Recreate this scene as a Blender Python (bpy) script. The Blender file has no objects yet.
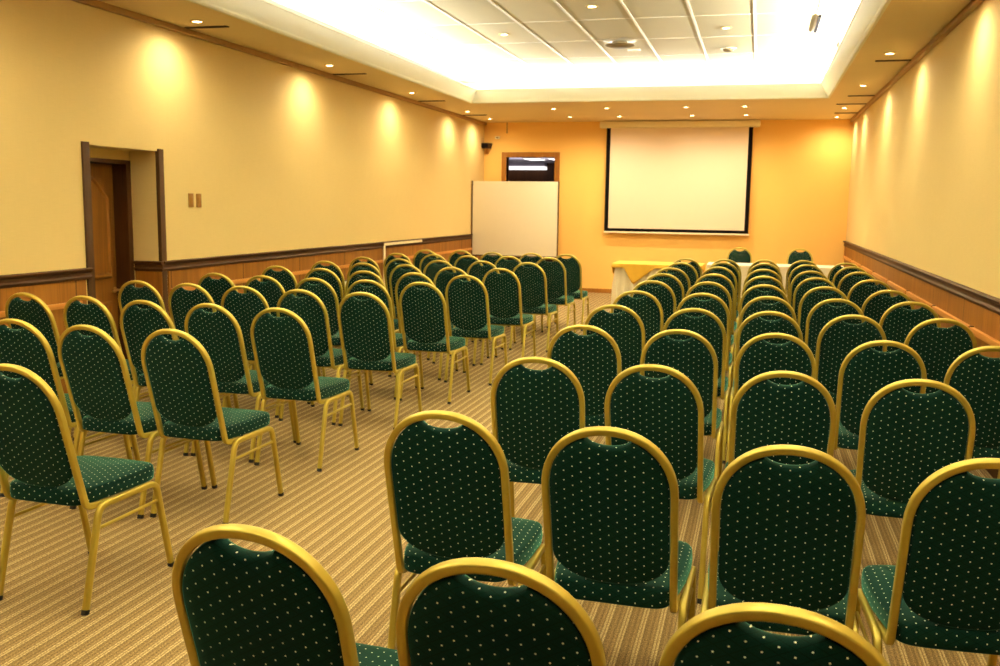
import bpy, bmesh, math, random
from mathutils import Vector, Matrix

random.seed(7)
scene = bpy.context.scene
COL = scene.collection
PI = math.pi

# ------------------------------------------------------------------ camera
def make_camera():
    yaw, pit, rol = -0.263, -0.134, 0.014
    fw = Vector((math.sin(yaw) * math.cos(pit), math.cos(yaw) * math.cos(pit), math.sin(pit)))
    r = fw.cross(Vector((0, 0, 1))).normalized()
    u = r.cross(fw)
    r2 = r * math.cos(rol) + u * math.sin(rol)
    u2 = -r * math.sin(rol) + u * math.cos(rol)
    cd = bpy.data.cameras.new('camera')
    cd.sensor_width = 36.0
    cd.lens = 34.2
    cd.clip_start = 0.05
    cd.dof.use_dof = True
    cd.dof.focus_distance = 2.6
    cd.dof.aperture_fstop = 10.0
    cam = bpy.data.objects.new('camera', cd)
    COL.objects.link(cam)
    M = Matrix((r2, u2, -fw)).transposed().to_4x4()
    M.translation = Vector((0, 0, 1.57))
    cam.matrix_world = M
    scene.camera = cam
make_camera()

# ------------------------------------------------------------------ world, exposure
wd = bpy.data.worlds.new('world')
scene.world = wd
wd.use_nodes = True
wd.node_tree.nodes['Background'].inputs[0].default_value = (0.9, 0.75, 0.5, 1)
wd.node_tree.nodes['Background'].inputs[1].default_value = 0.05
vs = scene.view_settings
scene.display_settings.display_device = 'sRGB'
vs.view_transform = 'Standard'
vs.look = 'None'
vs.gamma = 1.0
vs.use_curve_mapping = False
vs.exposure = 0.2

# power of the room's lamps, seen and added
P_SIDE = 44.0      # downlights over the side walls
P_BACK = 66.0      # downlights before the screen
P_TRAY = 74.0      # downlights in the tiled ceiling
P_COVE = 66.0      # fluorescent cove, watts per metre
WARM = (1.0, 0.86, 0.58)
WARM2 = (1.0, 0.90, 0.54)
COOL = (1.0, 0.985, 0.88)

# room, metres: camera stands over x=0, y=0, looking along +y and a little left
XL, XR, YB, YF = -4.996, 1.441, 17.241, -3.0
ZS, ZC = 3.075, 3.44            # soffit and tiled ceiling
TL, TR, TB, TF = -4.246, 0.821, 13.96, 0.4   # edge of the tray; unseen near end TF set to cut frontal light
RAIL_T, RAIL_B = 1.045, 0.965

def cove_light(name, loc, lx, ly, rot, length):
    ld = bpy.data.lights.new(name, 'AREA')
    ld.shape = 'RECTANGLE'
    ld.size, ld.size_y = lx, ly
    ld.energy = P_COVE * length
    ld.color = COOL
    o = bpy.data.objects.new(name, ld)
    COL.objects.link(o)
    o.location = loc
    o.rotation_euler = rot
    return o
CZ = 3.262
TILT = math.radians(62)
cove_light('cove_tube_light', (TL - 0.16, (TB + TF) / 2, CZ), 0.05, TB - TF, (0, PI + TILT, 0), TB - TF)
cove_light('cove_tube_light', (TR + 0.16, (TB + TF) / 2, CZ), 0.05, TB - TF, (0, PI - TILT, 0), TB - TF)
cove_light('cove_tube_light', ((TL + TR) / 2, TB + 0.16, CZ), TR - TL, 0.05, (PI + TILT, 0, 0), TR - TL)
cove_light('cove_tube_light', ((TL + TR) / 2, TF - 0.16, CZ), TR - TL, 0.05, (PI - TILT, 0, 0), TR - TL)

# ------------------------------------------------------------------ helpers
def lin(r, g, b):
    f = lambda c: (c / 255) / 12.92 if c / 255 <= 0.04045 else ((c / 255 + 0.055) / 1.055) ** 2.4
    return (f(r), f(g), f(b), 1.0)

class NT:
    """small helper to write node trees"""
    def __init__(self, name):
        self.m = bpy.data.materials.new(name)
        self.m.use_nodes = True
        self.t = self.m.node_tree
        self.b = self.t.nodes['Principled BSDF']
    def n(self, kind, **kw):
        x = self.t.nodes.new(kind)
        for k, v in kw.items():
            setattr(x, k, v)
        return x
    def l(self, a, b):
        self.t.links.new(a, b)
    def val(self, sock, v):
        if hasattr(v, 'is_linked') or isinstance(v, bpy.types.NodeSocket):
            self.l(v, sock)
        else:
            sock.default_value = v
    def math(self, op, a, b=0.0, c=0.0):
        x = self.n('ShaderNodeMath', operation=op)
        self.val(x.inputs[0], a); self.val(x.inputs[1], b)
        if len(x.inputs) > 2: self.val(x.inputs[2], c)
        return x.outputs[0]
    def mix(self, fac, a, b, blend='MIX'):
        x = self.n('ShaderNodeMix', data_type='RGBA', blend_type=blend)
        self.val(x.inputs[0], fac); self.val(x.inputs[6], a); self.val(x.inputs[7], b)
        return x.outputs[2]
    def ramp(self, fac, stops, interp='LINEAR'):
        x = self.n('ShaderNodeValToRGB')
        x.color_ramp.interpolation = interp
        e = x.color_ramp.elements
        while len(e) < len(stops): e.new(0.5)
        for k, (p, c) in enumerate(stops):
            e[k].position = p; e[k].color = c
        self.l(fac, x.inputs[0])
        return x.outputs[0]
    def pos(self):
        g = self.n('ShaderNodeNewGeometry')
        s = self.n('ShaderNodeSeparateXYZ')
        self.l(g.outputs['Position'], s.inputs[0])
        return g.outputs['Position'], s.outputs
    def obj(self):
        g = self.n('ShaderNodeTexCoord')
        return g.outputs['Object']
    def noise(self, vec, scale, detail=3, rough=0.5):
        x = self.n('ShaderNodeTexNoise')
        self.l(vec, x.inputs['Vector'])
        x.inputs['Scale'].default_value = scale
        x.inputs['Detail'].default_value = detail
        x.inputs['Roughness'].default_value = rough
        return x.outputs['Fac']
    def mapv(self, vec, scale):
        x = self.n('ShaderNodeMapping')
        self.l(vec, x.inputs[0]); x.inputs['Scale'].default_value = scale
        return x.outputs[0]
    def bump(self, h, strength=0.3, dist=0.01):
        x = self.n('ShaderNodeBump')
        x.inputs['Strength'].default_value = strength
        x.inputs['Distance'].default_value = dist
        self.l(h, x.inputs['Height']); self.l(x.outputs[0], self.b.inputs['Normal'])
    def set(self, color=None, rough=None, metal=None, spec=None):
        if color is not None: self.val(self.b.inputs['Base Color'], color)
        if rough is not None: self.val(self.b.inputs['Roughness'], rough)
        if metal is not None: self.b.inputs['Metallic'].default_value = metal
        if spec is not None: self.b.inputs['Specular IOR Level'].default_value = spec
        return self

def m_plain(name, col, rough=0.6, metal=0.0, var=0.08, scale=9.0, spec=0.4):
    t = NT(name)
    nz = t.noise(t.obj(), scale, 4)
    dark = tuple(c * (1 - var) for c in col[:3]) + (1,)
    lite = tuple(min(1, c * (1 + var)) for c in col[:3]) + (1,)
    t.set(t.mix(nz, dark, lite), rough, metal, spec)
    return t.m

def m_wallpaper(name, col, weave=0.05, rough=0.75):
    t = NT(name)
    P, s = t.pos()
    a = t.noise(t.mapv(P, (9, 9, 260)), 1.0, 3)          # thin horizontal threads
    b = t.noise(t.mapv(P, (220, 220, 5)), 1.0, 3)
    c = t.noise(P, 1.1, 3)
    w = t.math('ADD', t.math('MULTIPLY', a, 0.6), t.math('MULTIPLY', b, 0.4))
    w = t.math('ADD', t.math('MULTIPLY', w, 0.8), t.math('MULTIPLY', c, 0.2))
    d = tuple(x * (1 - 2.2 * weave) for x in col[:3]) + (1,)
    e = tuple(min(1, x * (1 + 2.2 * weave)) for x in col[:3]) + (1,)
    t.set(t.mix(w, d, e), rough, 0, 0.3)
    t.bump(w, 0.12, 0.003)
    return t.m

def m_wood(name, c1, c2, axis='Z', rough=0.38, board=0.0, bax=1):
    t = NT(name)
    P, s = t.pos()
    sc = {'Z': (38, 38, 1.6), 'Y': (38, 1.6, 38), 'X': (1.6, 38, 38)}[axis]
    g = t.noise(t.mapv(P, sc), 1.0, 6, 0.65)
    big = t.noise(t.mapv(P, tuple(k * 0.18 for k in sc)), 1.0, 2)
    f = t.math('ADD', t.math('MULTIPLY', g, 0.65), t.math('MULTIPLY', big, 0.35))
    col = t.ramp(f, [(0.32, c2), (0.66, c1)])
    if board:
        k = t.math('FRACT', t.math('DIVIDE', s[bax], board))
        seam = t.math('LESS_THAN', k, 0.012)
        col = t.mix(seam, col, tuple(c * 0.45 for c in c2[:3]) + (1,))
        brd = t.n('ShaderNodeTexWhiteNoise', noise_dimensions='1D')
        t.l(t.math('FLOOR', t.math('DIVIDE', s[bax], board)), brd.inputs['W'])
        col = t.mix(t.math('MULTIPLY', brd.outputs['Value'], 0.28), col, c2)
    t.set(col, rough, 0, 0.22)
    t.bump(g, 0.08, 0.002)
    return t.m

def m_carpet():
    t = NT('striped_carpet')
    P, s = t.pos()
    wob = t.math('MULTIPLY', t.math('SUBTRACT', t.noise(t.mapv(P, (8, 2.2, 1)), 1.0, 2), 0.5), 0.004)
    x = t.math('ADD', s[0], wob)
    k = t.math('FRACT', t.math('DIVIDE', x, 0.066))
    brown, dark = lin(116, 90, 54), lin(88, 68, 42)
    tan, pale = lin(162, 130, 82), lin(222, 196, 142)
    stripes = t.ramp(k, [(0.0, brown), (0.10, tan), (0.17, brown), (0.26, dark), (0.33, tan), (0.41, tan), (0.48, dark),
                         (0.57, pale), (0.62, pale), (0.66, brown), (0.75, pale), (0.80, pale), (0.85, dark), (0.95, brown)])
    k2 = t.math('FRACT', t.math('DIVIDE', x, 0.0083))
    fine = t.math('MULTIPLY', t.math('ABSOLUTE', t.math('SUBTRACT', k2, 0.5)), 0.5)
    col = t.mix(fine, stripes, dark)
    loops = t.noise(t.mapv(P, (300, 150, 1)), 1.0, 3)
    col = t.mix(t.math('MULTIPLY', t.ramp(loops, [(0.35, (0, 0, 0, 1)), (0.7, (1, 1, 1, 1))]), 0.6), col, lin(198, 168, 112))
    loops2 = t.noise(t.mapv(P, (190, 90, 1)), 1.3, 2)
    col = t.mix(t.math('MULTIPLY', t.ramp(loops2, [(0.42, (1, 1, 1, 1)), (0.6, (0, 0, 0, 1))]), 0.62), col, lin(80, 62, 40))
    t.set(col, 0.95, 0, 0.15)
    t.bump(loops, 0.5, 0.004)
    return t.m

def m_fabric():
    """green upholstery with staggered pale dots and a diamond quilt; UVs are metres"""
    t = NT('green_dotted_fabric')
    uv = t.n('ShaderNodeUVMap', uv_map='UVMap')
    s = t.n('ShaderNodeSeparateXYZ')
    t.l(uv.outputs[0], s.inputs[0])
    px, py = 0.050, 0.031
    def cell(o):
        a = t.math('SUBTRACT', t.math('FRACT', t.math('ADD', t.math('DIVIDE', s.outputs[0], px), o)), 0.5)
        b = t.math('SUBTRACT', t.math('FRACT', t.math('ADD', t.math('DIVIDE', s.outputs[1], py), o)), 0.5)
        a = t.math('MULTIPLY', a, px); b = t.math('MULTIPLY', b, py)
        return t.math('SQRT', t.math('ADD', t.math('MULTIPLY', a, a), t.math('MULTIPLY', b, b)))
    d = t.math('MINIMUM', cell(0.0), cell(0.5))
    dot = t.math('LESS_THAN', d, 0.0020)
    u1 = t.math('ADD', t.math('DIVIDE', s.outputs[0], px), t.math('DIVIDE', s.outputs[1], py))
    u2 = t.math('SUBTRACT', t.math('DIVIDE', s.outputs[0], px), t.math('DIVIDE', s.outputs[1], py))
    def ln(u):
        return t.math('LESS_THAN', t.math('ABSOLUTE', t.math('SUBTRACT', t.math('FRACT', t.math('ADD', u, 0.0)), 0.5)), 0.035)
    quilt = t.math('MAXIMUM', ln(u1), ln(u2))
    nz = t.noise(uv.outputs[0], 420, 2)
    base = t.mix(nz, (0.0012, 0.012, 0.0085, 1), (0.0045, 0.034, 0.024, 1))
    base = t.mix(t.math('MULTIPLY', quilt, 0.8), base, (0.003, 0.014, 0.008, 1))
    col = t.mix(dot, base, lin(255, 252, 220))
    t.set(col, 0.9, 0, 0.08)
    t.b.inputs['Sheen Weight'].default_value = 0.85
    t.b.inputs['Sheen Roughness'].default_value = 0.3
    t.b.inputs['Sheen Tint'].default_value = (0.18, 0.55, 0.40, 1)
    t.bump(nz, 0.15, 0.001)
    return t.m

def m_emit(name, col, strength):
    t = NT(name)
    t.set((0.8, 0.8, 0.8, 1), 0.4)
    t.b.inputs['Emission Color'].default_value = col
    t.b.inputs['Emission Strength'].default_value = strength
    return t.m

def m_gold():
    t = NT('gold_lacquered_steel')
    nz = t.noise(t.obj(), 26, 4)
    t.set(t.mix(nz, (0.46, 0.345, 0.045, 1), (0.56, 0.43, 0.072, 1)), 0.36, 0.5, 0.5)
    return t.m

def m_tiles():
    t = NT('ceiling_tile')
    P, s = t.pos()
    a = t.noise(P, 90, 3)
    ix = t.math('FLOOR', t.math('DIVIDE', t.math('ADD', s[0], 0.14), 0.592))
    iy = t.math('FLOOR', t.math('DIVIDE', t.math('SUBTRACT', s[1], 9.84), 1.21))
    w = t.n('ShaderNodeTexWhiteNoise', noise_dimensions='1D')
    t.l(t.math('ADD', t.math('MULTIPLY', ix, 7.31), t.math('MULTIPLY', iy, 3.77)), w.inputs['W'])
    col = t.mix(w.outputs['Value'], lin(204, 196, 160), lin(222, 216, 184))
    col = t.mix(t.math('MULTIPLY', a, 0.12), col, lin(150, 138, 110))
    t.set(col, 0.9, 0, 0.2)
    return t.m

M = {}
M['gold'] = m_gold()
M['fabric'] = m_fabric()
M['foot'] = m_plain('black_plastic', (0.012, 0.011, 0.010, 1), 0.5)
M['carpet'] = m_carpet()
M['wall'] = m_wallpaper('cream_wallpaper', lin(226, 198, 134), 0.055)
M['wall_back'] = m_wallpaper('yellow_paint', lin(250, 199, 108), 0.012, 0.7)
M['soffit'] = m_plain('soffit_paint', lin(226, 204, 158), 0.7, 0, 0.03, 2)
M['white'] = m_plain('white_paint', lin(236, 234, 220), 0.6, 0, 0.03, 2)
M['tile'] = m_tiles()
M['tbar'] = m_plain('white_ceiling_bar', lin(246, 242, 228), 0.5, 0, 0.02)
M['crown'] = m_plain('tan_crown_paint', lin(168, 132, 80), 0.55, 0, 0.05)
M['wains'] = m_wood('honey_wood_panel', lin(166, 108, 36), lin(122, 74, 20), 'Z', 0.5, 1.22, 1)
M['rail'] = m_wood('dark_brown_rail_wood', lin(84, 50, 20), lin(56, 32, 12), 'Y', 0.55)
M['frame_v'] = m_wood('dark_brown_frame_wood', lin(84, 53, 18), lin(58, 34, 10), 'Z', 0.6)
M['bumper'] = m_wood('light_orange_wood', lin(216, 150, 74), lin(186, 118, 48), 'Y', 0.4)
M['door'] = m_wood('brown_door_wood', lin(144, 94, 34), lin(102, 62, 20), 'Z', 0.36)
M['door_gold'] = m_wood('golden_brown_wood', lin(178, 118, 44), lin(140, 86, 28), 'Z', 0.4)
M['maroon'] = m_plain('dark_maroon_paint', lin(52, 20, 14), 0.6)
M['darkwood'] = m_wood('deep_brown_wood', lin(84, 48, 22), lin(54, 30, 14), 'Z', 0.4)
M['brass'] = m_plain('brass', (0.75, 0.55, 0.25, 1), 0.28, 0.9, 0.05)
M['screen'] = m_plain('matte_screen_fabric', lin(238, 214, 186), 0.85, 0, 0.01)
M['black'] = m_plain('black_vinyl', (0.006, 0.004, 0.004, 1), 0.9, spec=0.1)
M['case'] = m_plain('cream_screen_case', lin(244, 230, 190), 0.45, 0, 0.03)
M['board'] = m_plain('white_board_enamel', lin(240, 230, 204), 0.32, 0, 0.01)
M['board_edge'] = m_plain('brown_board_edge', lin(92, 64, 30), 0.5)
M['speaker'] = m_plain('dark_brown_plastic', lin(52, 22, 12), 0.5)
M['speaker_shade'] = m_plain('tan_bracket_shade', lin(206, 140, 60), 0.5)
M['plate'] = m_plain('bronze_switch_plate', lin(150, 106, 40), 0.4, 0.3)
M['conduit'] = m_plain('white_trunking', lin(238, 220, 180), 0.5, 0, 0.02)
M['heater'] = m_plain('pale_enamel', lin(226, 226, 196), 0.45, 0, 0.02)
M['slot'] = m_plain('dark_slot_grille', lin(58, 38, 14), 0.6)
M['cloth_w'] = m_plain('white_table_linen', lin(244, 232, 204), 0.85, 0, 0.03, 30)
M['cloth_y'] = m_plain('yellow_table_linen', lin(240, 188, 62), 0.7, 0, 0.06, 30)
M['chrome'] = m_plain('grey_steel', (0.5, 0.5, 0.5, 1), 0.3, 0.9)
M['bulb'] = m_emit('warm_lamp_glow', (1.0, 0.86, 0.55, 1), 14.0)
M['ring'] = m_plain('satin_lamp_ring', lin(222, 190, 120), 0.35, 0.4)
M['vent'] = m_plain('pale_vent_enamel', lin(226, 216, 188), 0.45)
M['vent_dark'] = m_plain('grey_vent_core', lin(120, 104, 70), 0.6)
M['hall_ceiling'] = m_plain('lilac_grey_ceiling', lin(176, 168, 184), 0.7)
M['hall_light'] = m_emit('white_lamp_panel', (1.0, 0.95, 0.92, 1), 1.1)

def link(name, me, mat=None, parent=None):
    o = bpy.data.objects.new(name, me)
    COL.objects.link(o)
    if mat is not None:
        me.materials.append(mat)
    if parent is not None:
        o.parent = parent
    return o

def from_bm(name, bm, mat=None, parent=None, smooth=True, angle=38):
    me = bpy.data.meshes.new(name)
    bmesh.ops.recalc_face_normals(bm, faces=bm.faces[:])
    if smooth:
        lim = math.radians(angle)
        for f in bm.faces: f.smooth = True
        for e in bm.edges:
            if len(e.link_faces) == 2 and e.calc_face_angle(0) > lim: e.smooth = False
    bm.to_mesh(me); bm.free()
    return link(name, me, mat, parent)

def bx(bm, x0, x1, y0, y1, z0, z1, bev=0.0, mat_index=0):
    r = bmesh.ops.create_cube(bm, size=1.0)
    vs_ = r['verts']
    for v in vs_:
        v.co = Vector((x0 + (v.co.x + .5) * (x1 - x0), y0 + (v.co.y + .5) * (y1 - y0), z0 + (v.co.z + .5) * (z1 - z0)))
    if bev > 0:
        es = list({e for v in vs_ for e in v.link_edges})
        bmesh.ops.bevel(bm, geom=es, offset=bev, segments=2, affect='EDGES', profile=0.7)

def box(name, x0, x1, y0, y1, z0, z1, mat, parent=None, bev=0.0):
    bm = bmesh.new()
    bx(bm, x0, x1, y0, y1, z0, z1, bev)
    return from_bm(name, bm, mat, parent)

def struct(o):
    o['kind'] = 'structure'
    return o

def tag(o, label, cat, group=None):
    o['label'] = label; o['category'] = cat
    if group: o['group'] = group
    return o

def empty(name, loc, label, cat, group=None, rz=0.0):
    o = bpy.data.objects.new(name, None)
    o.empty_display_size = 0.1
    COL.objects.link(o)
    o.location = loc; o.rotation_euler = (0, 0, rz)
    return tag(o, label, cat, group)

def rrect(w, d, r, seg=2):
    """rounded rectangle profile, w along the first axis and d along the second"""
    pts = []
    for cx, cy, a0 in ((w/2-r, d/2-r, 0), (-w/2+r, d/2-r, PI/2), (-w/2+r, -d/2+r, PI), (w/2-r, -d/2+r, 1.5*PI)):
        for k in range(seg + 1):
            a = a0 + PI/2 * k / seg
            pts.append((cx + r*math.cos(a), cy + r*math.sin(a)))
    return pts

def sweep(bm, path, profile, n0, caps=True):
    """sweep a closed 2D profile along a polyline; n0 is the first profile axis at the start"""
    P = [Vector(p) for p in path]
    rings = []
    n = Vector(n0)
    for i, p in enumerate(P):
        if i == 0: t = (P[1] - P[0])
        elif i == len(P) - 1: t = (P[-1] - P[-2])
        else: t = (P[i+1] - p).normalized() + (p - P[i-1]).normalized()
        t.normalize()
        n = (n - t * n.dot(t)).normalized()
        b = t.cross(n)
        rings.append([bm.verts.new(p + n*a + b*c) for a, c in profile])
    m = len(profile)
    for i in range(len(rings) - 1):
        for k in range(m):
            bm.faces.new((rings[i][k], rings[i][(k+1) % m], rings[i+1][(k+1) % m], rings[i+1][k]))
    if caps:
        bm.faces.new(rings[0]); bm.faces.new(list(reversed(rings[-1])))

def fillet(pts, radii, seg=6):
    """round the inner corners of a 3D polyline"""
    P = [Vector(p) for p in pts]
    out = [P[0]]
    for i in range(1, len(P) - 1):
        r = radii[i-1]
        a = (P[i-1] - P[i]); b = (P[i+1] - P[i])
        la, lb = a.length, b.length
        a.normalize(); b.normalize()
        ang = a.angle(b)
        d = min(r / math.tan(ang/2), la*0.49, lb*0.49)
        p0, p1 = P[i] + a*d, P[i] + b*d
        for k in range(seg + 1):
            s = k / seg
            out.append(p0*(1-s)**2 + P[i]*2*s*(1-s) + p1*s*s)
    out.append(P[-1])
    return out

def lathe(bm, prof, seg=24, c=(0, 0, 0)):
    rings = []
    for r, z in prof:
        if r < 1e-6:
            rings.append([bm.verts.new((c[0], c[1], c[2] + z))])
        else:
            rings.append([bm.verts.new((c[0] + r*math.cos(2*PI*k/seg), c[1] + r*math.sin(2*PI*k/seg), c[2] + z)) for k in range(seg)])
    for a, b in zip(rings, rings[1:]):
        for k in range(seg):
            k2 = (k+1) % seg
            if len(a) == 1 and len(b) == 1: continue
            if len(a) == 1: bm.faces.new((a[0], b[k], b[k2]))
            elif len(b) == 1: bm.faces.new((a[k], a[k2], b[0]))
            else: bm.faces.new((a[k], a[k2], b[k2], b[k]))

def copy_tree(o, parent=None):
    c = o.copy()
    COL.objects.link(c)
    c.parent = parent
    for ch in list(o.children):
        copy_tree(ch, c)
    return c

# ------------------------------------------------------------------ room shell
T = 0.15
DY0, DY1, DZ = 6.32, 7.20, 1.985       # recess of the side door
RX = XL - 0.30
struct(box('floor', XL - 2.2, XR + T, YF - T, YB + 5.2, -0.12, 0.0, M['carpet']))

bm = bmesh.new()
bx(bm, XL - T, XL, YF, DY0, 0, 3.6)
bx(bm, XL - T, XL, DY1, YB + T, 0, 3.6)
bx(bm, XL - T, XL, DY0, DY1, DZ, 3.6)
# reveals of the recess
bx(bm, RX - 0.02, XL - T, DY0 - T, DY0, 0, DZ + 0.1)
bx(bm, RX - 0.02, XL - T, DY1, DY1 + T, 0, DZ + 0.1)
bx(bm, RX - 0.02, XL - T, DY0, DY1, DZ, DZ + 0.1)
bx(bm, RX - 0.12, RX + 0.02, DY0, DY1, 1.905, DZ + 0.1)
struct(from_bm('wall_left', bm, M['wall'], smooth=False))
struct(box('wall_right', XR, XR + T, YF, YB + T, 0, 3.6, M['wall']))
struct(box('wall_front', XL - T, XR + T, YF - T, YF, 0, 3.6, M['darkwood']))  # unseen wall behind the camera, made dark to cut frontal bounce
BX0, BX1, BZ = -4.56, -3.65, 2.446      # doorway in the back wall
bm = bmesh.new()
bx(bm, XL - T, BX0, YB, YB + T, 0, 3.6)
bx(bm, BX1, XR + T, YB, YB + T, 0, 3.6)
bx(bm, BX0, BX1, YB, YB + T, BZ, 3.6)
struct(from_bm('wall_back', bm, M['wall_back'], smooth=False))

# tiled ceiling over the tray, hidden ledge and cove
struct(box('ceiling', TL - 0.55, TR + 0.55, TF - 0.55, TB + 0.55, ZC, ZC + 0.05, M['tile']))
bm = bmesh.new()
for i in range(-2, 9):
    x = -0.14 - 0.592 * i
    if TL - 0.5 < x < TR + 0.5:
        bx(bm, x - 0.013, x + 0.013, TF - 0.5, TB + 0.5, ZC - 0.004, ZC + 0.002)
for j in range(-10, 5):
    y = 9.84 + 1.21 * j
    if TF - 0.5 < y < TB + 0.5:
        bx(bm, TL - 0.5, TR + 0.5, y - 0.007, y + 0.007, ZC - 0.002, ZC + 0.002)
struct(from_bm('trim_1', bm, M['tbar'], smooth=False))

# soffit around the tray
bm = bmesh.new()
E_ = 0.025
bx(bm, XL, TL - E_, YF, YB, ZS, ZS + 0.05)
bx(bm, TR + E_, XR, YF, YB, ZS, ZS + 0.05)
bx(bm, TL - E_, TR + E_, TB + E_, YB, ZS, ZS + 0.05)
bx(bm, TL - E_, TR + E_, YF, TF - E_, ZS, ZS + 0.05)
struct(from_bm('ceiling_soffit', bm, M['soffit'], smooth=False))
# outer cheeks that close the cove
bm = bmesh.new()
bx(bm, TL - 0.57, TL - 0.55, TF - 0.57, TB + 0.57, ZS + 0.05, ZC + 0.05)
bx(bm, TR + 0.55, TR + 0.57, TF - 0.57, TB + 0.57, ZS + 0.05, ZC + 0.05)
bx(bm, TL - 0.55, TR + 0.55, TB + 0.55, TB + 0.57, ZS + 0.05, ZC + 0.05)
bx(bm, TL - 0.55, TR + 0.55, TF - 0.57, TF - 0.55, ZS + 0.05, ZC + 0.05)
struct(from_bm('trim_2', bm, M['white'], smooth=False))
# fascia: a board leaning inwards, with a bead on its lip
def frame_ring(bm, prof):
    """sweep a profile (inset, z) around the rectangle of the tray"""
    loops = []
    for ins, z in prof:
        loops.append([bm.verts.new(c) for c in ((TL + ins, TF + ins, z), (TR - ins, TF + ins, z), (TR - ins, TB - ins, z), (TL + ins, TB - ins, z))])
    n = len(prof)
    for i in range(n):
        a, b = loops[i], loops[(i+1) % n]
        for k in range(4):
            bm.faces.new((a[k], a[(k+1) % 4], b[(k+1) % 4], b[k]))
bm = bmesh.new()
frame_ring(bm, [(0.0, ZS), (0.012, ZS + 0.015), (0.016, ZS + 0.03), (0.095, ZS + 0.175), (0.105, ZS + 0.18), (0.105, ZS + 0.20), (0.075, ZS + 0.20), (-0.025, ZS + 0.03), (-0.025, ZS)])
struct(from_bm('trim_3', bm, M['white'], smooth=False))
# crown strip where the walls meet the soffit
bm = bmesh.new()
for (x0, x1) in ((XL, XL + 0.045), (XR - 0.045, XR)):
    bx(bm, x0, x1, YF, YB, ZS - 0.05, ZS, 0.008)
struct(from_bm('trim_4', bm, M['crown'], smooth=False))

# wainscot, chair rails, bumper rails
WT = 0.012
def wainscot(name, segs):
    bm = bmesh.new()
    for s in segs: bx(bm, *s, 0.0, RAIL_B + 0.02)
    return struct(from_bm(name, bm, M['wains'], smooth=False))
wainscot('trim_5', [(XL, XL + WT, YF, 6.22), (XL, XL + WT, DY1 + 0.09, YB), (RX + 0.05, XL + WT, DY1 - WT, DY1)])
wainscot('trim_6', [(XR - WT, XR, YF, YB)])
RP = [(0.0, RAIL_B - 0.012), (0.022, RAIL_B - 0.008), (0.030, RAIL_B + 0.012), (0.020, RAIL_B + 0.026), (0.022, RAIL_B + 0.05), (0.042, RAIL_B + 0.062), (0.046, RAIL_T - 0.006), (0.036, RAIL_T), (0.0, RAIL_T)]
def rail(name, runs):
    bm = bmesh.new()
    for (p0, p1, nx, ny) in runs:
        a = [bm.verts.new((p0[0] + nx*o, p0[1] + ny*o, z)) for o, z in RP]
        b = [bm.verts.new((p1[0] + nx*o, p1[1] + ny*o, z)) for o, z in RP]
        for k in range(len(RP)):
            k2 = (k+1) % len(RP)
            bm.faces.new((a[k], a[k2], b[k2], b[k]))
        bm.faces.new(a); bm.faces.new(list(reversed(b)))
    return struct(from_bm(name, bm, M['rail'], smooth=False))
rail('trim_7', [((XL, YF), (XL, 6.27), 1, 0), ((XL, DY1), (XL, YB), 1, 0), ((RX + 0.05, DY1), (XL + 0.03, DY1), 0, -1)])
rail('trim_8', [((XR, YF), (XR, YB), -1, 0)])
tn = 9
def bumper(x0, x1, ya, yb, step):
    global tn
    y = ya
    while y < yb - 0.2:
        e = min(y + step - 0.05, yb)
        bm = bmesh.new()
        bx(bm, x0, x1, y, e, 0.760, 0.800, 0.006)
        struct(from_bm('trim_%d' % tn, bm, M['bumper'])); tn += 1
        y += step
bumper(XR - WT - 0.03, XR - WT, 1.2, YB - 0.1, 1.45)
bumper(XL + WT, XL + WT + 0.02, -0.2, 6.2, 3.2)
bumper(XL + WT, XL + WT + 0.02, 7.3, YB - 0.1, 3.2)
# dark blocks in the gaps of the bumper rail and a baseboard on the back wall
bm = bmesh.new()
y = 1.2 + 1.45
while y < YB - 0.3:
    bx(bm, XR - WT - 0.022, XR - WT, y - 0.048, y - 0.002, 0.748, 0.806, 0.004)
    y += 1.45
struct(from_bm('trim_%d' % tn, bm, M['rail'])); tn += 1
struct(box('baseboard_back', BX1 + 0.09, XR, YB - 0.015, YB, 0, 0.075, M['door_gold']))
struct(box('baseboard_left', XL + WT, XL + WT + 0.012, 7.3, YB, 0, 0.09, M['rail']))
struct(box('baseboard_right', XR - WT - 0.012, XR - WT, YF, YB, 0, 0.09, M['rail']))

# side door in its recess
bm = bmesh.new()
bx(bm, XL - 0.02, XL + 0.016, DY0 - 0.075, DY0 + 0.003, 0, DZ + 0.02, 0.006)
bx(bm, XL - 0.02, XL + 0.016, DY1 - 0.003, DY1 + 0.068, 0, DZ + 0.02, 0.006)
struct(from_bm('trim_%d' % tn, bm, M['frame_v'])); tn += 1
bm = bmesh.new()
bx(bm, RX - 0.12, RX + 0.03, DY0 - 0.02, DY0 + 0.04, 0, 1.905)
bx(bm, RX - 0.12, RX + 0.03, DY1 - 0.06, DY1 + 0.0, 0, 1.905)
bx(bm, RX - 0.12, RX + 0.03, DY0, DY1, 1.872, 1.905)
struct(from_bm('trim_%d' % tn, bm, M['darkwood'])); tn += 1
d1 = bpy.data.objects.new('door_1', None); COL.objects.link(d1)
d1.location = (RX, DY0 + 0.045, 0); d1.rotation_euler = (0, 0, math.radians(8)); struct(d1)
LW, LH = 0.81, 1.866
box('door_leaf', -0.042, 0.0, 0, LW, 0.01, LH, M['door'], d1, 0.004)
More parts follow.
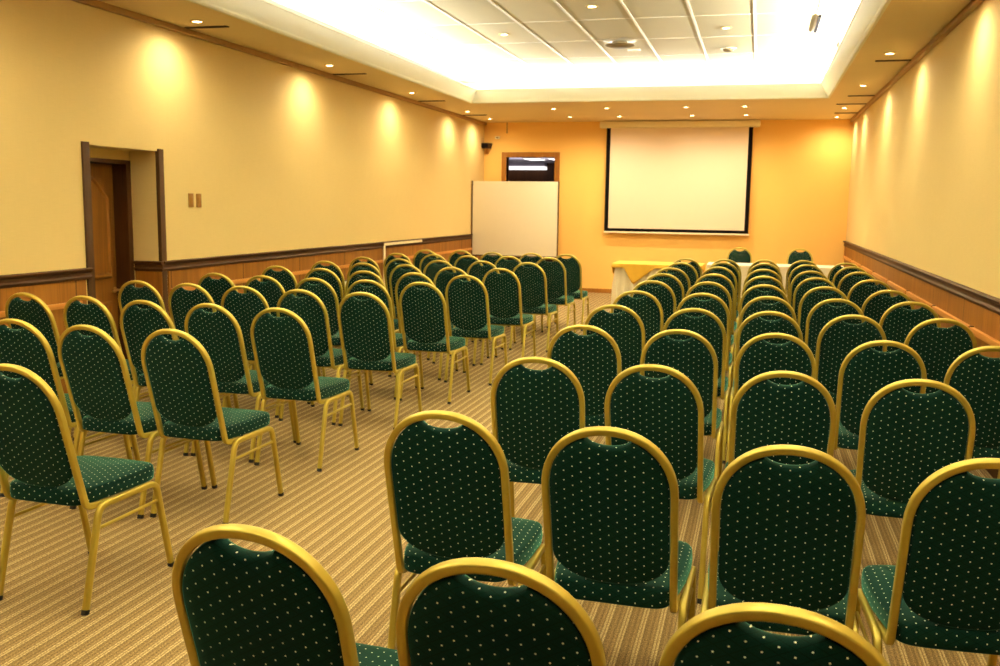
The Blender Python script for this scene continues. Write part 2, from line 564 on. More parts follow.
def arched_panel(x, y0, y1, z0, z1, arch, th):
    bm = bmesh.new()
    pts = [(y0, z0), (y1, z0)]
    N = 14
    for k in range(N + 1):
        s = k / N
        y = y1 + (y0 - y1) * s
        # cathedral top: high in the middle, low shoulders
        z = z1 - arch * (1 - math.sin(PI * s) ** 1.6)
        pts.append((y, z))
    cy, cz = (y0 + y1)/2, (z0 + z1)/2
    def ring(xx, ins):
        return [bm.verts.new((xx, cy + (p[0]-cy) * (1 - ins/(abs(y1-y0)/2)), cz + (p[1]-cz) * (1 - ins/(abs(z1-z0)/2)))) for p in pts]
    a = ring(x, 0); b = ring(x + th, 0.012); c = ring(x + th, 0.03); d = ring(x + th*0.4, 0.045)
    for r0, r1 in ((a, b), (b, c), (c, d)):
        for k in range(len(pts)):
            k2 = (k+1) % len(pts)
            bm.faces.new((r0[k], r0[k2], r1[k2], r1[k]))
    bm.faces.new(d)
    return bm
from_bm('raised_panel', arched_panel(0.0, 0.12, LW - 0.12, 0.90, LH - 0.10, 0.16, 0.024), M['door'], d1)
from_bm('raised_panel', arched_panel(0.0, 0.12, LW - 0.12, 0.14, 0.70, 0.0, 0.014), M['door'], d1)
bm = bmesh.new()
lathe(bm, [(0, 0), (0.026, 0), (0.026, 0.008), (0.010, 0.010), (0.010, 0.045), (0.0, 0.045)], 16)
bmesh.ops.rotate(bm, verts=bm.verts[:], matrix=Matrix.Rotation(PI/2, 3, 'Y'))
bmesh.ops.translate(bm, verts=bm.verts[:], vec=(0, LW - 0.07, 0.79))
sweep(bm, [(0.043, LW - 0.06, 0.79), (0.046, LW - 0.10, 0.79), (0.046, LW - 0.18, 0.785)], rrect(0.016, 0.012, 0.005), (0, 0, 1))
h = from_bm('door_handle', bm, M['brass'], d1); h['label'] = 'small brass lever handle'
# passage behind the side door
struct(box('wall_passage', RX - 1.3, RX - 1.2, DY0 - 1.2, DY1 + 1.6, 0, 2.6, M['maroon']))
struct(box('ceiling_passage', RX - 1.3, RX - 0.02, DY0 - 1.2, DY1 + 1.6, 2.5, 2.6, M['maroon']))
bm = bmesh.new()
bx(bm, RX - 1.2, RX - 0.13, DY0 - 1.2, DY0 - 1.1, 0, 2.5)
bx(bm, RX - 1.2, RX - 0.13, DY1 + 1.5, DY1 + 1.6, 0, 2.5)
bx(bm, RX - 0.14, RX - 0.12, DY0 - 1.2, DY0 - 0.02, 0, 2.5)
bx(bm, RX - 0.14, RX - 0.12, DY1, DY1 + 1.6, 0, 2.5)
struct(from_bm('wall_passage_ends', bm, M['maroon'], smooth=False))

# doorway in the back wall and the lit room beyond it
bm = bmesh.new()
bx(bm, BX0 - 0.09, BX0, YB - 0.03, YB + T + 0.03, 0, BZ + 0.09, 0.006)
bx(bm, BX1, BX1 + 0.09, YB - 0.03, YB + T + 0.03, 0, BZ + 0.09, 0.006)
bx(bm, BX0, BX1, YB - 0.03, YB + T + 0.03, BZ, BZ + 0.09, 0.006)
struct(from_bm('trim_%d' % tn, bm, M['door_gold'])); tn += 1
HB = YB + 4.6
struct(box('wall_hall', XL - 2.0, -1.5, HB, HB + 0.1, 0, 3.0, M['darkwood']))
struct(box('wall_hall_left', XL - 2.1, XL - 2.0, YB + T, HB + 0.1, 0, 3.0, M['darkwood']))
struct(box('wall_hall_right', -1.5, -1.4, YB + T, HB + 0.1, 0, 3.0, M['darkwood']))
struct(box('ceiling_hall', XL - 2.1, -1.4, YB + T, HB + 0.1, 2.55, 2.65, M['hall_ceiling']))
t_ = empty('ceiling_light', (-5.35, HB - 0.22, 2.385), 'long white light trough seen through the back doorway above the whiteboard', 'light')
box('housing', -1.0, 0.55, -0.06, 0.2, 0.075, 0.16, M['hall_ceiling'], t_, 0.01)
box('diffuser', -1.0, 0.55, -0.08, 0.2, 0.0, 0.075, M['hall_light'], t_, 0.01)
for cx, hw, lab in ((-4.62, 0.16, 'small ceiling light panel seen at the top middle of the back doorway'), (-4.17, 0.09, 'narrow ceiling light panel seen at the top right corner of the back doorway')):
    t_ = empty('ceiling_light', (cx, YB + 2.5, 2.55), lab, 'light')
    box('frame', -hw - 0.03, hw + 0.03, -0.34, 0.34, -0.02, 0.0, M['white'], t_, 0.006)
    box('diffuser', -hw, hw, -0.31, 0.31, -0.03, -0.018, M['hall_light'], t_, 0.004)
ld = bpy.data.lights.new('hall_light', 'AREA'); ld.shape = 'RECTANGLE'; ld.size, ld.size_y = 1.4, 0.2; ld.energy = 14; ld.color = (1, 0.95, 0.95)  # added fill without a fixture, aimed up to brighten the hall ceiling
lo = bpy.data.objects.new('hall_light', ld); COL.objects.link(lo); lo.location = (-4.6, YB + 2.4, 1.9); lo.rotation_euler = (PI, 0, 0)

# ------------------------------------------------------------------ lamps
def downlight(loc, power, label, group, color=WARM, spot=170, blend=1.0, tilt=(0, 0), r=0.046):
    t = empty('downlight', loc, label, 'downlight', group)
    bm = bmesh.new()
    lathe(bm, [(r*0.86, 0.0), (r*1.28, 0.0), (r*1.3, -0.004), (r*1.18, -0.009), (r*0.9, -0.008), (r*0.86, 0.0)], 20)
    ring = from_bm('trim_ring', bm, M['ring'], t)
    bm = bmesh.new()
    lathe(bm, [(0, -0.007), (r*0.55, -0.0065), (r*0.84, -0.003), (r*0.84, 0.0), (0, 0.0)], 20)
    from_bm('bulb', bm, M['bulb'], t)
    ld = bpy.data.lights.new('downlight_beam', 'SPOT')
    ld.energy = power; ld.color = color
    ld.spot_size = math.radians(spot); ld.spot_blend = blend
    ld.shadow_soft_size = 0.035
    lo = bpy.data.objects.new('downlight_beam', ld)
    COL.objects.link(lo); lo.parent = t
    lo.location = (0, 0, -0.03)
    lo.rotation_euler = (tilt[0], tilt[1], 0)
    return t
ORD = ['first', 'second', 'third', 'fourth', 'fifth', 'sixth', 'seventh', 'eighth', 'ninth', 'tenth', 'eleventh']
ys = [16.47, 15.12, 12.54, 9.93, 7.35, 4.75, 2.15, -0.45]
for i, y in enumerate(ys):
    downlight((-4.67, y, ZS), P_SIDE, 'small round downlight in the left soffit, %s from the back corner' % ORD[i], 'downlights along the left wall')
ys = [16.75, 15.30, 12.60, 10.11, 7.45, 4.85, 2.25, -0.35]
for i, y in enumerate(ys):
    downlight((1.14, y, ZS), P_SIDE, 'small round downlight in the right soffit, %s from the back corner' % ORD[i], 'downlights along the right wall')
for nm, y in (('rear', 16.25), ('front', 14.88)):
    for i, x in enumerate((-3.19, -2.35, -1.15, -0.29)):
        downlight((x, y, ZS), P_BACK, 'downlight in the back soffit, %s from left in the %s' % (ORD[i], 'line nearer the screen' if nm == 'rear' else 'line nearer the tray'), 'downlights before the screen')
tray = [((-1.62, 9.19), 'middle of the tiled ceiling, nearest of the three in view'), ((-2.82, 10.47), 'tiled ceiling, leftmost of the three in view'),
        ((-0.43, 10.53), 'tiled ceiling, rightmost of the three in view')]
for (x, y), s in tray:
    downlight((x, y, ZC), P_TRAY, 'round downlight in the ' + s, 'downlights in the tiled ceiling', WARM2, 150, 0.9)
for i, (x, y) in enumerate([(-2.82, 7.9), (-0.43, 7.9), (-1.62, 6.6), (-2.82, 5.3), (-0.43, 5.3), (-1.62, 4.0), (-2.82, 2.7), (-0.43, 2.7)]):  # unseen downlights added to light the near rows
    downlight((x, y, ZC), P_TRAY, 'added round downlight in the tiled ceiling overhead, out of view above the chairs', 'added downlights above the chairs', WARM2, 150, 0.9)

# slot grilles in the soffit
def slot(x0, x1, y, label, w=0.055):
    t = empty('slot_diffuser', ((x0 + x1)/2, y, ZS), label, 'air vent', 'slot vents in the soffit')
    hw = (x1 - x0)/2
    bm = bmesh.new()
    bx(bm, -hw, hw, -w/2, -w/2 + 0.008, -0.008, 0); bx(bm, -hw, hw, w/2 - 0.008, w/2, -0.008, 0)
    bx(bm, -hw, -hw + 0.008, -w/2, w/2, -0.008, 0); bx(bm, hw - 0.008, hw, -w/2, w/2, -0.008, 0)
    from_bm('frame', bm, M['slot'], t)
    bm = bmesh.new()
    bx(bm, -hw + 0.008, hw - 0.008, -w/2 + 0.008, w/2 - 0.008, -0.003, 0)
    bx(bm, -hw + 0.008, hw - 0.008, -0.004, 0.004, -0.006, 0)
    from_bm('grille', bm, M['slot'], t)
for i, y in enumerate((15.75, 13.55, 10.62, 7.60)):
    slot(-4.94, -4.53, y, 'dark slot vent in the left soffit, %s from the back corner' % ORD[i])
for i, y in enumerate((16.08, 14.75, 13.72, 10.58)):
    slot(1.06 if i != 1 else 0.99, 1.395, y, 'dark slot vent in the right soffit, %s from the back corner' % ORD[i])

# ceiling fixtures
t_ = empty('ceiling_diffuser', (-1.63, 11.12, ZC), 'large round air diffuser standing proud of the tiled ceiling', 'air vent')
bm = bmesh.new(); lathe(bm, [(0, -0.010), (0.13, -0.010), (0.165, -0.004), (0.19, 0.0), (0, 0.0)], 28); from_bm('collar', bm, M['vent'], t_)
bm = bmesh.new(); lathe(bm, [(0, -0.075), (0.10, -0.072), (0.165, -0.055), (0.17, -0.048), (0.15, -0.042), (0, -0.042)], 28); from_bm('disc', bm, M['vent_dark'], t_)
bm = bmesh.new(); lathe(bm, [(0, -0.044), (0.07, -0.044), (0.09, -0.009), (0, -0.009)], 20); from_bm('core', bm, M['vent_dark'], t_)
t_ = empty('smoke_detector', (-0.45, 11.86, ZC), 'small round smoke detector on the tiled ceiling toward the screen', 'smoke detector')
bm = bmesh.new(); lathe(bm, [(0, -0.012), (0.085, -0.012), (0.095, 0.0), (0, 0)], 24); from_bm('base', bm, M['vent'], t_)
bm = bmesh.new(); lathe(bm, [(0, -0.042), (0.03, -0.041), (0.062, -0.028), (0.066, -0.012), (0, -0.012)], 24); from_bm('sensor_head', bm, M['vent_dark'], t_)
t_ = empty('ceiling_label', (-1.55, 11.75, ZC), 'tiny white plate on the ceiling tile behind the round diffuser', 'plate')
box('plate', -0.075, 0.075, -0.04, 0.04, -0.012, 0.0, M['tbar'], t_, 0.004)
t_ = empty('ceiling_grille', (0.475, 10.45, ZC), 'long dark grille on the tiled ceiling near the right edge of the tray', 'air vent')
box('frame', -0.024, 0.024, -0.5, 0.5, -0.006, 0.0, M['vent'], t_, 0.003)
bm = bmesh.new()
bx(bm, -0.014, 0.014, -0.46, 0.46, -0.020, -0.005)
from_bm('louvre', bm, M['black'], t_)
t_ = empty('cove_clip', (0.715, 10.95, ZS + 0.20), 'small dark clip standing on the right lip of the ceiling tray', 'clip')
box('clip_body', -0.012, 0.012, -0.09, 0.09, 0.0, 0.045, M['slot'], t_, 0.004)

# ------------------------------------------------------------------ the chair
SL = Vector((0, -0.165, 0.58)).normalized()          # up along the leaning back
BN = Vector((0, 0.58, 0.165)).normalized()           # out of the back, towards the sitter
B0 = Vector((0, 0.1607, 0.405))
BL = (Vector((0, 0, 0.97)) - B0).length
def bp(u, s, d=0.0):
    return B0 + Vector((u, 0, 0)) + SL*s + BN*d
FW = 0.021
RO = 0.194 - FW/2          # half width of the tube's centreline
def halfw(s):
    """centreline half width of the frame at height s"""
    s0 = BL - 0.195 - FW/2
    if s < s0:
        return RO - 0.001 * ((s0 - s) / s0) ** 1.3
    q = min(1.0, (s - s0) / (BL - FW/2 - s0))
    return RO * (1 - q ** 2.15) ** (1/2.15)
def arch_pts(n=26):
    s0 = BL - 0.195 - FW/2; ht = BL - FW/2 - s0
    pts = []
    for k in range(n + 1):
        a = PI * k / n
        c, d = math.cos(a), math.sin(a)
        e = 2/2.15
        pts.append((RO * math.copysign(abs(c)**e, c), s0 + ht * abs(d)**e))
    return pts

def make_chair(label, group):
    root = empty('banquet_chair', (0, 0, 0), label, 'chair', group)
    # back frame
    ap = arch_pts()
    right = [(halfw(s), s) for s in (0.05, 0.12, 0.20, 0.28, 0.35)]
    left = [(-u, s) for u, s in reversed(right)]
    path = [bp(u, s) for u, s in right] + [bp(u, s) for u, s in ap] + [bp(u, s) for u, s in left]
    xr = halfw(0.0)
    tail = fillet([bp(halfw(0.05), 0.05), bp(xr, -0.004), Vector((xr, 0.30, 0.390))], [0.045], 6)
    tr = list(reversed(tail))
    tl = [Vector((-p.x, p.y, p.z)) for p in tail]
    path = tr[:-1] + path + tl[1:]
    bm = bmesh.new()
    sweep(bm, path, rrect(FW, 0.025, 0.0045), (1, 0, 0))
    from_bm('back_frame', bm, M['gold'], root, angle=50)
    # backrest pad
    def outline(n=64):
        pts = []
        smax = BL - FW - 0.004
        for k in range(n):
            a = 2*PI*k/n - PI/2
            c, d = math.cos(a), math.sin(a)
            if d <= 0:           # lower bowl
                e = 2/2.3
                pts.append(((RO - FW/2 - 0.002) * math.copysign(abs(c)**e, c), 0.175 - 0.103 * abs(d)**(2/2.0)))
            else:
                e = 2/2.15
                u = (RO - FW/2 - 0.002) * math.copysign(abs(c)**e, c)
                s = 0.175 + (smax - 0.175) * abs(d)**e
                pts.append((u, s))
        return pts
    # rebuild the upper half so that it follows the tube, then cut the hand hole
    low = [p for p in outline() if p[1] <= 0.1751]
    low.sort(key=lambda p: p[0])
    up = []
    s0 = BL - 0.195 - FW/2
    for s in (0.21, 0.26, 0.31, 0.36): up.append((halfw(s) - FW/2 - 0.002, s))
    n = 44
    R_in = RO - FW/2 - 0.002; H_in = BL - FW - 0.003 - s0
    top = []
    SW = 0.066
    edge = s0 + H_in * (1 - (SW/R_in)**2.15) ** (1/2.15)
    for k in range(n + 1):
        a = PI * k / n
        e = 2/2.15
        c, d = math.cos(a), math.sin(a)
        u, s = R_in * math.copysign(abs(c)**e, c), s0 + H_in * abs(d)**e
        if abs(u) > SW + 0.004: top.append((u, s))
    for k in range(15):
        u = SW * math.cos(PI * k / 14)
        q = abs(u) / SW
        top.append((u, edge - 0.001 - 0.024 * (1 - q**2.4) ** 0.8))
    top.sort(key=lambda p: -p[0])
    upl = [(-u, s) for u, s in reversed(up)]
    loop = low + up + top + upl          # counter-clockwise from the lower left
    bm = bmesh.new(); uvl = bm.loops.layers.uv.new('UVMap')
    cen = Vector((0, 0.34))
    spec = [(0.0, 0.06), (0.35, 0.045), (0.72, 0.036), (0.93, 0.026), (0.985, 0.014), (1.0, 0.0)]
    co = {}
    rings = []
    def add(scale, off, fr):
        ring = []
        for (u, s) in loop:
            v = bm.verts.new(bp(u*scale, cen.y + (s - cen.y)*scale, off))
            d = Vector((u, s - cen.y)); L = d.length; d.normalize()
            r = L*scale + max(0.0, off + 0.0155) if not fr else L*(2 - scale) + 0.02
            co[v] = (d.x*r, cen.y + d.y*r)
            ring.append(v)
        return ring
    front = [(0.5, 0.036), (0.8, 0.033), (0.94, 0.026), (0.985, 0.016), (1.0, 0.006)]
    back = [(1.0, -0.004), (0.988, -0.0105), (0.955, -0.0135), (0.8, -0.0155), (0.5, -0.017)]
    rings = [add(s, o, True) for s, o in front] + [add(s, o, False) for s, o in back]
    m = len(loop)
    for a, b in zip(rings, rings[1:]):
        for k in range(m):
            bm.faces.new((a[k], a[(k+1) % m], b[(k+1) % m], b[k]))
    for ring, off in ((rings[0], 0.037), (rings[-1], -0.0175)):
        c = bm.verts.new(bp(0, cen.y, off)); co[c] = (0, cen.y if off < 0 else 5.0)
        for k in range(m):
            bm.faces.new((ring[k], ring[(k+1) % m], c))
    for f in bm.faces:
        for lp in f.loops: lp[uvl].uv = co[lp.vert]
    from_bm('backrest', bm, M['fabric'], root, angle=60)
    # seat cushion
    bm = bmesh.new(); uvl = bm.loops.layers.uv.new('UVMap')
    def seat_loop(n=64):
        pts = []
        for k in range(n):
            a = 2*PI*k/n
            e = 2/8.0
            c, d = math.cos(a), math.sin(a)
            X = math.copysign(abs(c)**e, c); Y = math.copysign(abs(d)**e, d)
            y = 0.350 + 0.222*Y
            hw = 0.172 + (0.206 - 0.172) * min(1, max(0, (y - 0.13)/0.26))
            y += 0.012 * (1 - X*X) * (1 if Y > 0 else 0) * Y
            pts.append((hw*X, y))
        return pts
    sl = seat_loop()
    co = {}
    def sring(ins, z):
        ring = []
        for (x, y) in sl:
            v = bm.verts.new((x * (1 - ins/0.2), 0.35 + (y - 0.35)*(1 - ins/0.22), z))
            ring.append(v)
            q = Vector((x/0.2, (y - 0.35)/0.22)); q = Vector((q.x**9, q.y**9)).normalized()
            dep = max(0.0, 0.474 - z)
            co[v] = (x * (1 - ins/0.2) + q.x*dep, 0.35 + (y - 0.35)*(1 - ins/0.22) + q.y*dep)
        return ring
    levels = [(0.02, 0.409), (0.004, 0.411), (0.0, 0.416), (-0.002, 0.437), (-0.001, 0.457), (0.0, 0.466), (0.004, 0.4715), (0.01, 0.4745), (0.03, 0.478), (0.06, 0.4815), (0.1, 0.484), (0.15, 0.486)]
    rs = [sring(i, z) for i, z in levels]
    m = len(sl)
    for a, b in zip(rs, rs[1:]):
        for k in range(m):
            bm.faces.new((a[k], a[(k+1) % m], b[(k+1) % m], b[k]))
    for ring, z in ((rs[0], 0.409), (rs[-1], 0.487)):
        c = bm.verts.new((0, 0.35, z)); co[c] = (0, 0.35)
        for k in range(m):
            bm.faces.new((ring[k], ring[(k+1) % m], c))
    for f in bm.faces:
        for lp in f.loops: lp[uvl].uv = co[lp.vert]
    from_bm('seat', bm, M['fabric'], root, angle=60)
    # side frames
    LX = 0.206
    prof = rrect(0.023, 0.026, 0.0065)
    for sx in (1, -1):
        x0, xf = sx*LX, sx*(LX + 0.001)
        full = fillet([(xf, 0.105, 0.012), (x0, 0.205, 0.397), (x0, 0.545, 0.397), (xf, 0.628, 0.012)], [0.055, 0.055], 8)
        # rear leg: foot to the end of the first bend; rail; front leg
        ia, ib = 9, 10
        for nm, pts in (('leg', full[:ia+1]), ('side_rail', full[ia:ib+1]), ('leg', list(reversed(full[ib:])))):
            bm = bmesh.new()
            sweep(bm, pts, prof, (1, 0, 0))
            o = from_bm(nm, bm, M['gold'], root, angle=50)
            if nm == 'leg':
                p = pts[0]; d = (pts[1] - pts[0]).normalized()
                bm = bmesh.new()
                sweep(bm, [p + d*0.007, p + d*0.006, p - d*0.0105, p - d*0.012], rrect(0.025, 0.028, 0.008), (1, 0, 0))
                for v in bm.verts: v.co.z = max(v.co.z, 0.0)
                from_bm('foot_cap', bm, M['foot'], o)
        bm = bmesh.new()
        sweep(bm, [(sx*LX, 0.184, 0.312), (sx*LX, 0.562, 0.317)], rrect(0.010, 0.014, 0.004), (1, 0, 0))
        from_bm('stretcher', bm, M['gold'], root, angle=50)
    for y in (0.24, 0.50):
        bm = bmesh.new()
        sweep(bm, [(-LX + 0.008, y, 0.395), (LX - 0.008, y, 0.395)], rrect(0.022, 0.016, 0.005), (0, 1, 0))
        from_bm('cross_bar', bm, M['gold'], root, angle=50)
    return root

# plan positions under the top of each back: block -> rows from the camera -> seats from the aisle
RIGHT = [
 [(-0.899, 1.518), (-0.413, 1.489), (0.06, 1.437)],
 [(-0.871, 2.578), (-0.373, 2.53), (0.108, 2.477), (0.590, 2.499)],
 [(-0.833, 3.649), (-0.366, 3.624), (0.123, 3.646), (0.592, 3.633), (1.075, 3.595)],
 [(-0.84, 4.744), (-0.357, 4.741), (0.111, 4.774), (0.595, 4.683), (1.055, 4.665)],
 [(-0.84, 5.805), (-0.35, 5.795), (0.092, 5.795), (0.556, 5.785), (1.03, 5.785)],
 [(-0.83, 6.865), (-0.36, 6.875), (0.09, 6.805), (0.54, 6.805), (1.01, 6.795)],
 [(-0.823, 7.875), (-0.377, 7.945), (0.07, 7.845), (0.53, 7.855), (0.985, 7.725)],
 [(-0.823, 8.765), (-0.377, 8.955), (0.07, 8.865), (0.52, 8.875), (0.975, 8.825)],
 [(-0.83, 9.665), (-0.38, 10.035), (0.07, 9.875), (0.52, 9.815), (0.97, 9.875)],
 [(-0.81, 10.645), (-0.364, 10.875), (0.085, 10.935), (0.535, 10.925), (0.985, 10.765)],
 [(-0.82, 11.515), (-0.365, 11.585), (0.085, 11.675), (0.535, 11.785), (0.985, 11.515)],
]
LEFT = [
 [(-2.617, 2.821)],
 [(-2.648, 3.863), (-3.112, 3.848), (-3.593, 3.919)],
 [(-2.636, 4.871), (-3.117, 4.931), (-3.578, 4.945), (-4.063, 5.032), (-4.53, 5.055)],
 [(-2.588, 5.962), (-3.06, 5.975), (-3.55, 6.055), (-4.02, 6.105), (-4.49, 6.155)],
 [(-2.508, 6.922), (-2.97, 6.945), (-3.43, 6.945), (-3.91, 6.995), (-4.4, 7.075)],
 [(-2.416, 7.788), (-2.91, 7.865), (-3.39, 7.875), (-3.88, 8.015), (-4.39, 8.125)],
 [(-2.373, 8.781), (-2.84, 8.705), (-3.38, 8.895), (-3.86, 8.945), (-4.33, 9.045)],
 [(-2.35, 9.825), (-2.86, 9.845), (-3.32, 9.745), (-3.8, 9.805), (-4.27, 9.895)],
 [(-2.35, 10.895), (-2.86, 10.955), (-3.32, 10.805), (-3.78, 10.885), (-4.25, 10.885)],
 [(-2.31, 11.695), (-2.78, 11.815), (-3.28, 11.745), (-3.78, 11.985), (-4.25, 11.925)],
]
ROT = {('right', 0, 0): -3.9, ('right', 0, 1): -2.6, ('right', 0, 2): -5, ('right', 1, 0): 0.7, ('right', 1, 1): -1.1, ('right', 1, 2): 0.3, ('right', 1, 3): 3.0, ('right', 2, 0): 2.9, ('right', 2, 1): -2.9, ('right', 2, 2): 0.9, ('right', 2, 3): -2.0, ('right', 3, 0): 0.0, ('right', 3, 1): -0.4, ('right', 3, 2): 0.1, ('right', 3, 3): -0.2, ('left', 0, 0): -2, ('left', 1, 0): -2.2, ('left', 1, 1): -3, ('left', 1, 2): -0.3, ('left', 2, 0): -0.9, ('left', 2, 1): -3, ('left', 2, 2): -2.8, ('left', 2, 3): -4, ('left', 2, 4): -4, ('left', 3, 0): 0.1, ('left', 4, 0): -0.2, ('left', 5, 0): -1.3, ('left', 6, 0): -0.7}
SEAT = ['aisle seat', 'second from aisle', 'third from aisle', 'fourth from aisle', 'fifth from aisle']
proto = None
for side, rows in (('right', RIGHT), ('left', LEFT)):
    for i, row in enumerate(rows):
        for j, (x, y) in enumerate(row):
            near = 'nearest row' if i == 0 else '%s row from camera' % ORD[i]
            lab = 'green dotted chair with gold frame, %s block, %s, %s' % (side, near, SEAT[j])
            grp = 'banquet chairs in the %s block' % side
            if proto is None:
                proto = make_chair(lab, grp); o = proto
            else:
                o = copy_tree(proto); o['label'] = lab; o['group'] = grp
            o.location = (x, y, 0)
            o.rotation_euler = (0, 0, math.radians(ROT.get((side, i, j), random.uniform(-1.2, 1.2))))
for x, y, s in ((-0.27, 15.2, 'left'), (0.63, 15.3, 'right')):
    o = copy_tree(proto)
    o['label'] = 'green chair facing the audience behind the white table, %s one of the pair' % s
    o['group'] = 'chairs behind the head table'
    o.location = (x, y, 0); o.rotation_euler = (0, 0, PI + math.radians(3 if s == 'left' else -2))

# ------------------------------------------------------------------ head tables
def table(x0, x1, y0, y1, zt, label):
    t = empty('folding_table', ((x0+x1)/2, (y0+y1)/2, 0), label, 'table', 'tables before the screen')
    hx, hy = (x1-x0)/2, (y1-y0)/2
    box('tabletop', -hx, hx, -hy, hy, zt - 0.03, zt, M['door'], t, 0.006)
    for sx in (-1, 1):
        for sy in (-1, 1):
            cx, cy = sx*(hx - 0.07), sy*(hy - 0.07)
            box('leg', cx - 0.015, cx + 0.015, cy - 0.015, cy + 0.015, 0, zt - 0.031, M['chrome'], t, 0.004)
    return t
def skirt(x0, x1, y0, y1, zt, zb, pitch, amp, mat, hem=None, top_off=0.004):
    """a cloth over a rectangular table: flat top, pleated fall to the hem"""
    per = []
    def run(ax, ay, bx_, by_, nx, ny):
        L = math.hypot(bx_-ax, by_-ay); n = max(6, int(L / pitch * 6))
        for k in range(n):
            s = k/n
            per.append((ax + (bx_-ax)*s, ay + (by_-ay)*s, nx, ny, s*L))
    run(x0, y0, x1, y0, 0, -1); run(x1, y0, x1, y1, 1, 0); run(x1, y1, x0, y1, 0, 1); run(x0, y1, x0, y0, -1, 0)
    bm = bmesh.new()
    rings = []
    N = 7
    for q in range(N + 1):
        f = q / N
        ring = []
        for i, (x, y, nx, ny, s) in enumerate(per):
            hz = hem(x, y, nx, ny) if hem else zb
            z = zt + top_off - (zt + top_off - hz) * f
            w = (0.5 + 0.5*math.sin(2*PI*s/pitch + 1.3*math.sin(s*2.1))) * amp * min(1, f*2.2) + 0.006 + 0.006*f
            ring.append(bm.verts.new((x + nx*w, y + ny*w, z)))
        rings.append(ring)
    m = len(per)
    for a, b in zip(rings, rings[1:]):
        for k in range(m):
            bm.faces.new((a[k], a[(k+1) % m], b[(k+1) % m], b[k]))
    bm.faces.new(rings[0])
    return bm
table(-1.95, -0.80, 13.62, 14.28, 0.745, 'folding table hidden under the yellow and white cloths')
o = from_bm('tablecloth', skirt(-1.96, -0.79, 13.61, 14.29, 0.745, 0.02, 0.12, 0.05, M['cloth_w']), M['cloth_w'])
tag(o, 'white pleated cloth hanging to the floor under the yellow cover', 'tablecloth')
def hem_y(x, y, nx, ny):
    d = 0.05
    if ny < 0:
        for a, b, c, dep in ((-1.86, -1.70, -1.34, 0.29), (-1.34, -1.05, -0.80, 0.22)):
            if a < x <= b: d = max(d, dep * (x-a)/(b-a))
            elif b < x < c: d = max(d, dep * (c-x)/(c-b))
    elif nx != 0:
        d = 0.05 + 0.18 * max(0, 1 - abs(y - 13.95)/0.3)
    return 0.757 - d
o = from_bm('tablecloth', skirt(-1.975, -0.775, 13.595, 14.305, 0.757, 0.5, 0.17, 0.012, M['cloth_y'], hem_y), M['cloth_y'])
o.modifiers.new('thickness', 'SOLIDIFY').thickness = 0.003
tag(o, 'yellow overlay cloth with pointed corners draped on the left table', 'tablecloth')
for v in o.data.vertices:
    dx, dy = v.co.x + 1.375, v.co.y - 13.95
    v.co.x = -1.375 + dx*1.05 if abs(dx) > 0.57 else v.co.x
    v.co.y = v.co.y + (0.035 if dy > 0.33 else (-0.035 if dy < -0.33 else 0))
table(-0.68, 1.17, 13.85, 14.50, 0.765, 'long folding table under a white cloth in front of two chairs')
o = from_bm('tablecloth', skirt(-0.69, 1.18, 13.84, 14.51, 0.765, 0.02, 0.16, 0.02, M['cloth_w']), M['cloth_w'])
tag(o, 'plain white cloth covering the long table before the two lone chairs', 'tablecloth')

# ------------------------------------------------------------------ screen, whiteboard, wall fittings
SY = YB - 0.10
t_ = empty('projection_screen', (-1.44, SY, 1.10), 'pull-down projection screen with black border on the yellow back wall', 'projection screen')
def sx(x): return x + 1.44
box('screen_fabric', sx(-2.69), sx(-0.18), -0.004, 0.004, 0.03, 1.86, M['screen'], t_)
bm = bmesh.new()
bx(bm, sx(-2.695), sx(-2.625), -0.007, -0.0042, 0.03, 1.86); bx(bm, sx(-0.245), sx(-0.175), -0.007, -0.0042, 0.03, 1.86); bx(bm, sx(-2.695), sx(-0.175), -0.0072, -0.0044, 0.03, 0.085)
from_bm('black_border', bm, M['black'], t_, smooth=False)
box('bottom_bar', sx(-2.70), sx(-0.16), -0.014, 0.014, 0.0, 0.03, M['case'], t_, 0.006)
bm = bmesh.new()
bx(bm, sx(-2.82), sx(-0.06), -0.07, 0.075, 1.85, 1.965, 0.03)
from_bm('roller_case', bm, M['case'], t_)
bm = bmesh.new()
for x in (-2.6, -0.3): bx(bm, sx(x) - 0.02, sx(x) + 0.02, 0.06, 0.0995, 1.87, 1.95)
from_bm('wall_bracket', bm, M['case'], t_)

t_ = empty('whiteboard', (-4.19, 16.45, 0), 'large blank whiteboard standing in the back left corner before the doorway', 'whiteboard')
W2 = 0.775
box('board_panel', -W2, W2, -0.012, 0.012, 0.68, 1.985, M['board'], t_, 0.003)
bm = bmesh.new()
bx(bm, -W2 - 0.022, -W2, -0.018, 0.018, 0.655, 1.99, 0.004); bx(bm, W2, W2 + 0.022, -0.018, 0.018, 0.655, 1.99, 0.004)
bx(bm, -W2, W2, -0.018, 0.018, 0.655, 0.68, 0.004)
from_bm('edge_frame', bm, M['board_edge'], t_)
box('pen_tray', -0.35, 0.35, -0.07, -0.018, 0.655, 0.668, M['board_edge'], t_, 0.003)
for s in (-1, 1):
    bm = bmesh.new()
    sweep(bm, fillet([(s*0.72, 0.03, 1.3), (s*0.72, 0.03, 0.03), (s*0.72, 0.031, 0.025)], [0.001], 1), rrect(0.03, 0.02, 0.004), (1, 0, 0))
    bx(bm, s*0.72 - 0.018, s*0.72 + 0.018, -0.26, 0.30, 0.0, 0.03, 0.006)
    from_bm('leg', bm, M['board_edge'], t_)

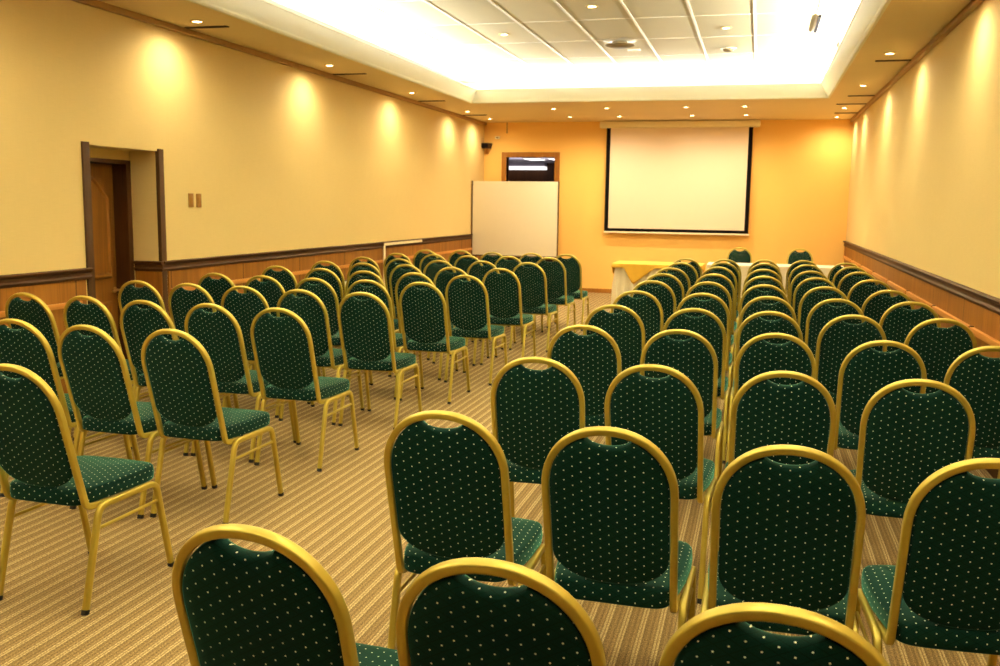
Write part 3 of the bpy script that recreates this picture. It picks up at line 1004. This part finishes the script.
t_ = empty('wall_speaker', (-4.935, YB, 2.60), 'small dark loudspeaker on a bracket in the upper back left corner', 'speaker')
bm = bmesh.new()
pr = [(-0.10, 0.02), (0.10, 0.02), (0.075, -0.14), (-0.075, -0.14)]
lo = [bm.verts.new((x*0.8, y, 0.0)) for x, y in pr]; hi = [bm.verts.new((x, y - (0.02 if y < 0 else 0.0), 0.095)) for x, y in pr]
for v in lo + hi: v.co.y -= 0.03
for k in range(4): bm.faces.new((lo[k], lo[(k+1) % 4], hi[(k+1) % 4], hi[k]))
bm.faces.new(lo); bm.faces.new(hi)
from_bm('cabinet', bm, M['speaker'], t_)
box('bracket', -0.03, 0.03, -0.03, 0.0, -0.10, 0.04, M['speaker_shade'], t_, 0.005)  # bracket whose tan paints in the shadow under the cabinet
o = box('grille', -0.06, 0.06, -0.195, -0.172, 0.02, 0.08, M['black'], t_, 0.004)
t_ = empty('wall_sensor', (-4.74, YB, 2.80), 'small pale sensor on the back wall above the loudspeaker', 'sensor')
box('sensor_body', -0.045, 0.045, -0.03, 0.0, -0.025, 0.025, M['case'], t_, 0.008)
box('sensor_lens', -0.02, 0.02, -0.036, -0.029, -0.012, 0.012, M['plate'], t_, 0.003)
t_ = empty('cable_drop', (-4.56, YB, 2.90), 'short vertical cable cover hanging from the back soffit left of the screen', 'cable cover')
box('cover', -0.010, 0.010, -0.012, 0.0, 0.0, 0.175, M['crown'], t_, 0.003)
box('end_cap', -0.013, 0.013, -0.015, 0.0, -0.02, 0.002, M['crown'], t_, 0.003)

for y, s in ((7.675, 'left'), (7.80, 'right')):
    t_ = empty('light_switch', (XL, y, 1.51), 'narrow bronze light switch beside the wooden side door, %s one of two' % s, 'light switch', 'light switches by the side door')
    box('cover_plate', 0.0, 0.012, -0.035, 0.035, 0.0, 0.125, M['plate'], t_, 0.004)
    box('rocker', 0.011, 0.018, -0.018, 0.018, 0.035, 0.09, M['plate'], t_, 0.003)

t_ = empty('cable_trunking', (XL, 12.2, 0.0), 'white cable trunking running along the left wall rail and down the panelling', 'cable trunking')
box('horizontal_run', 0.046, 0.062, 0.0, 1.5, 0.995, 1.03, M['conduit'], t_, 0.003)
box('vertical_run', 0.046, 0.062, -0.03, 0.02, 0.15, 0.994, M['conduit'], t_, 0.003)
t_ = empty('panel_heater', (XL, 11.0, 0.12), 'low pale heater box on the left wall panelling behind the chairs', 'heater')
box('body', WT + 0.022, 0.13, -0.5, 0.45, 0.0, 0.49, M['heater'], t_, 0.012)
bm = bmesh.new()
for k in range(12): bx(bm, 0.04, 0.12, -0.46 + k*0.073, -0.43 + k*0.073, 0.488, 0.495)
from_bm('top_grille', bm, M['vent_dark'], t_)
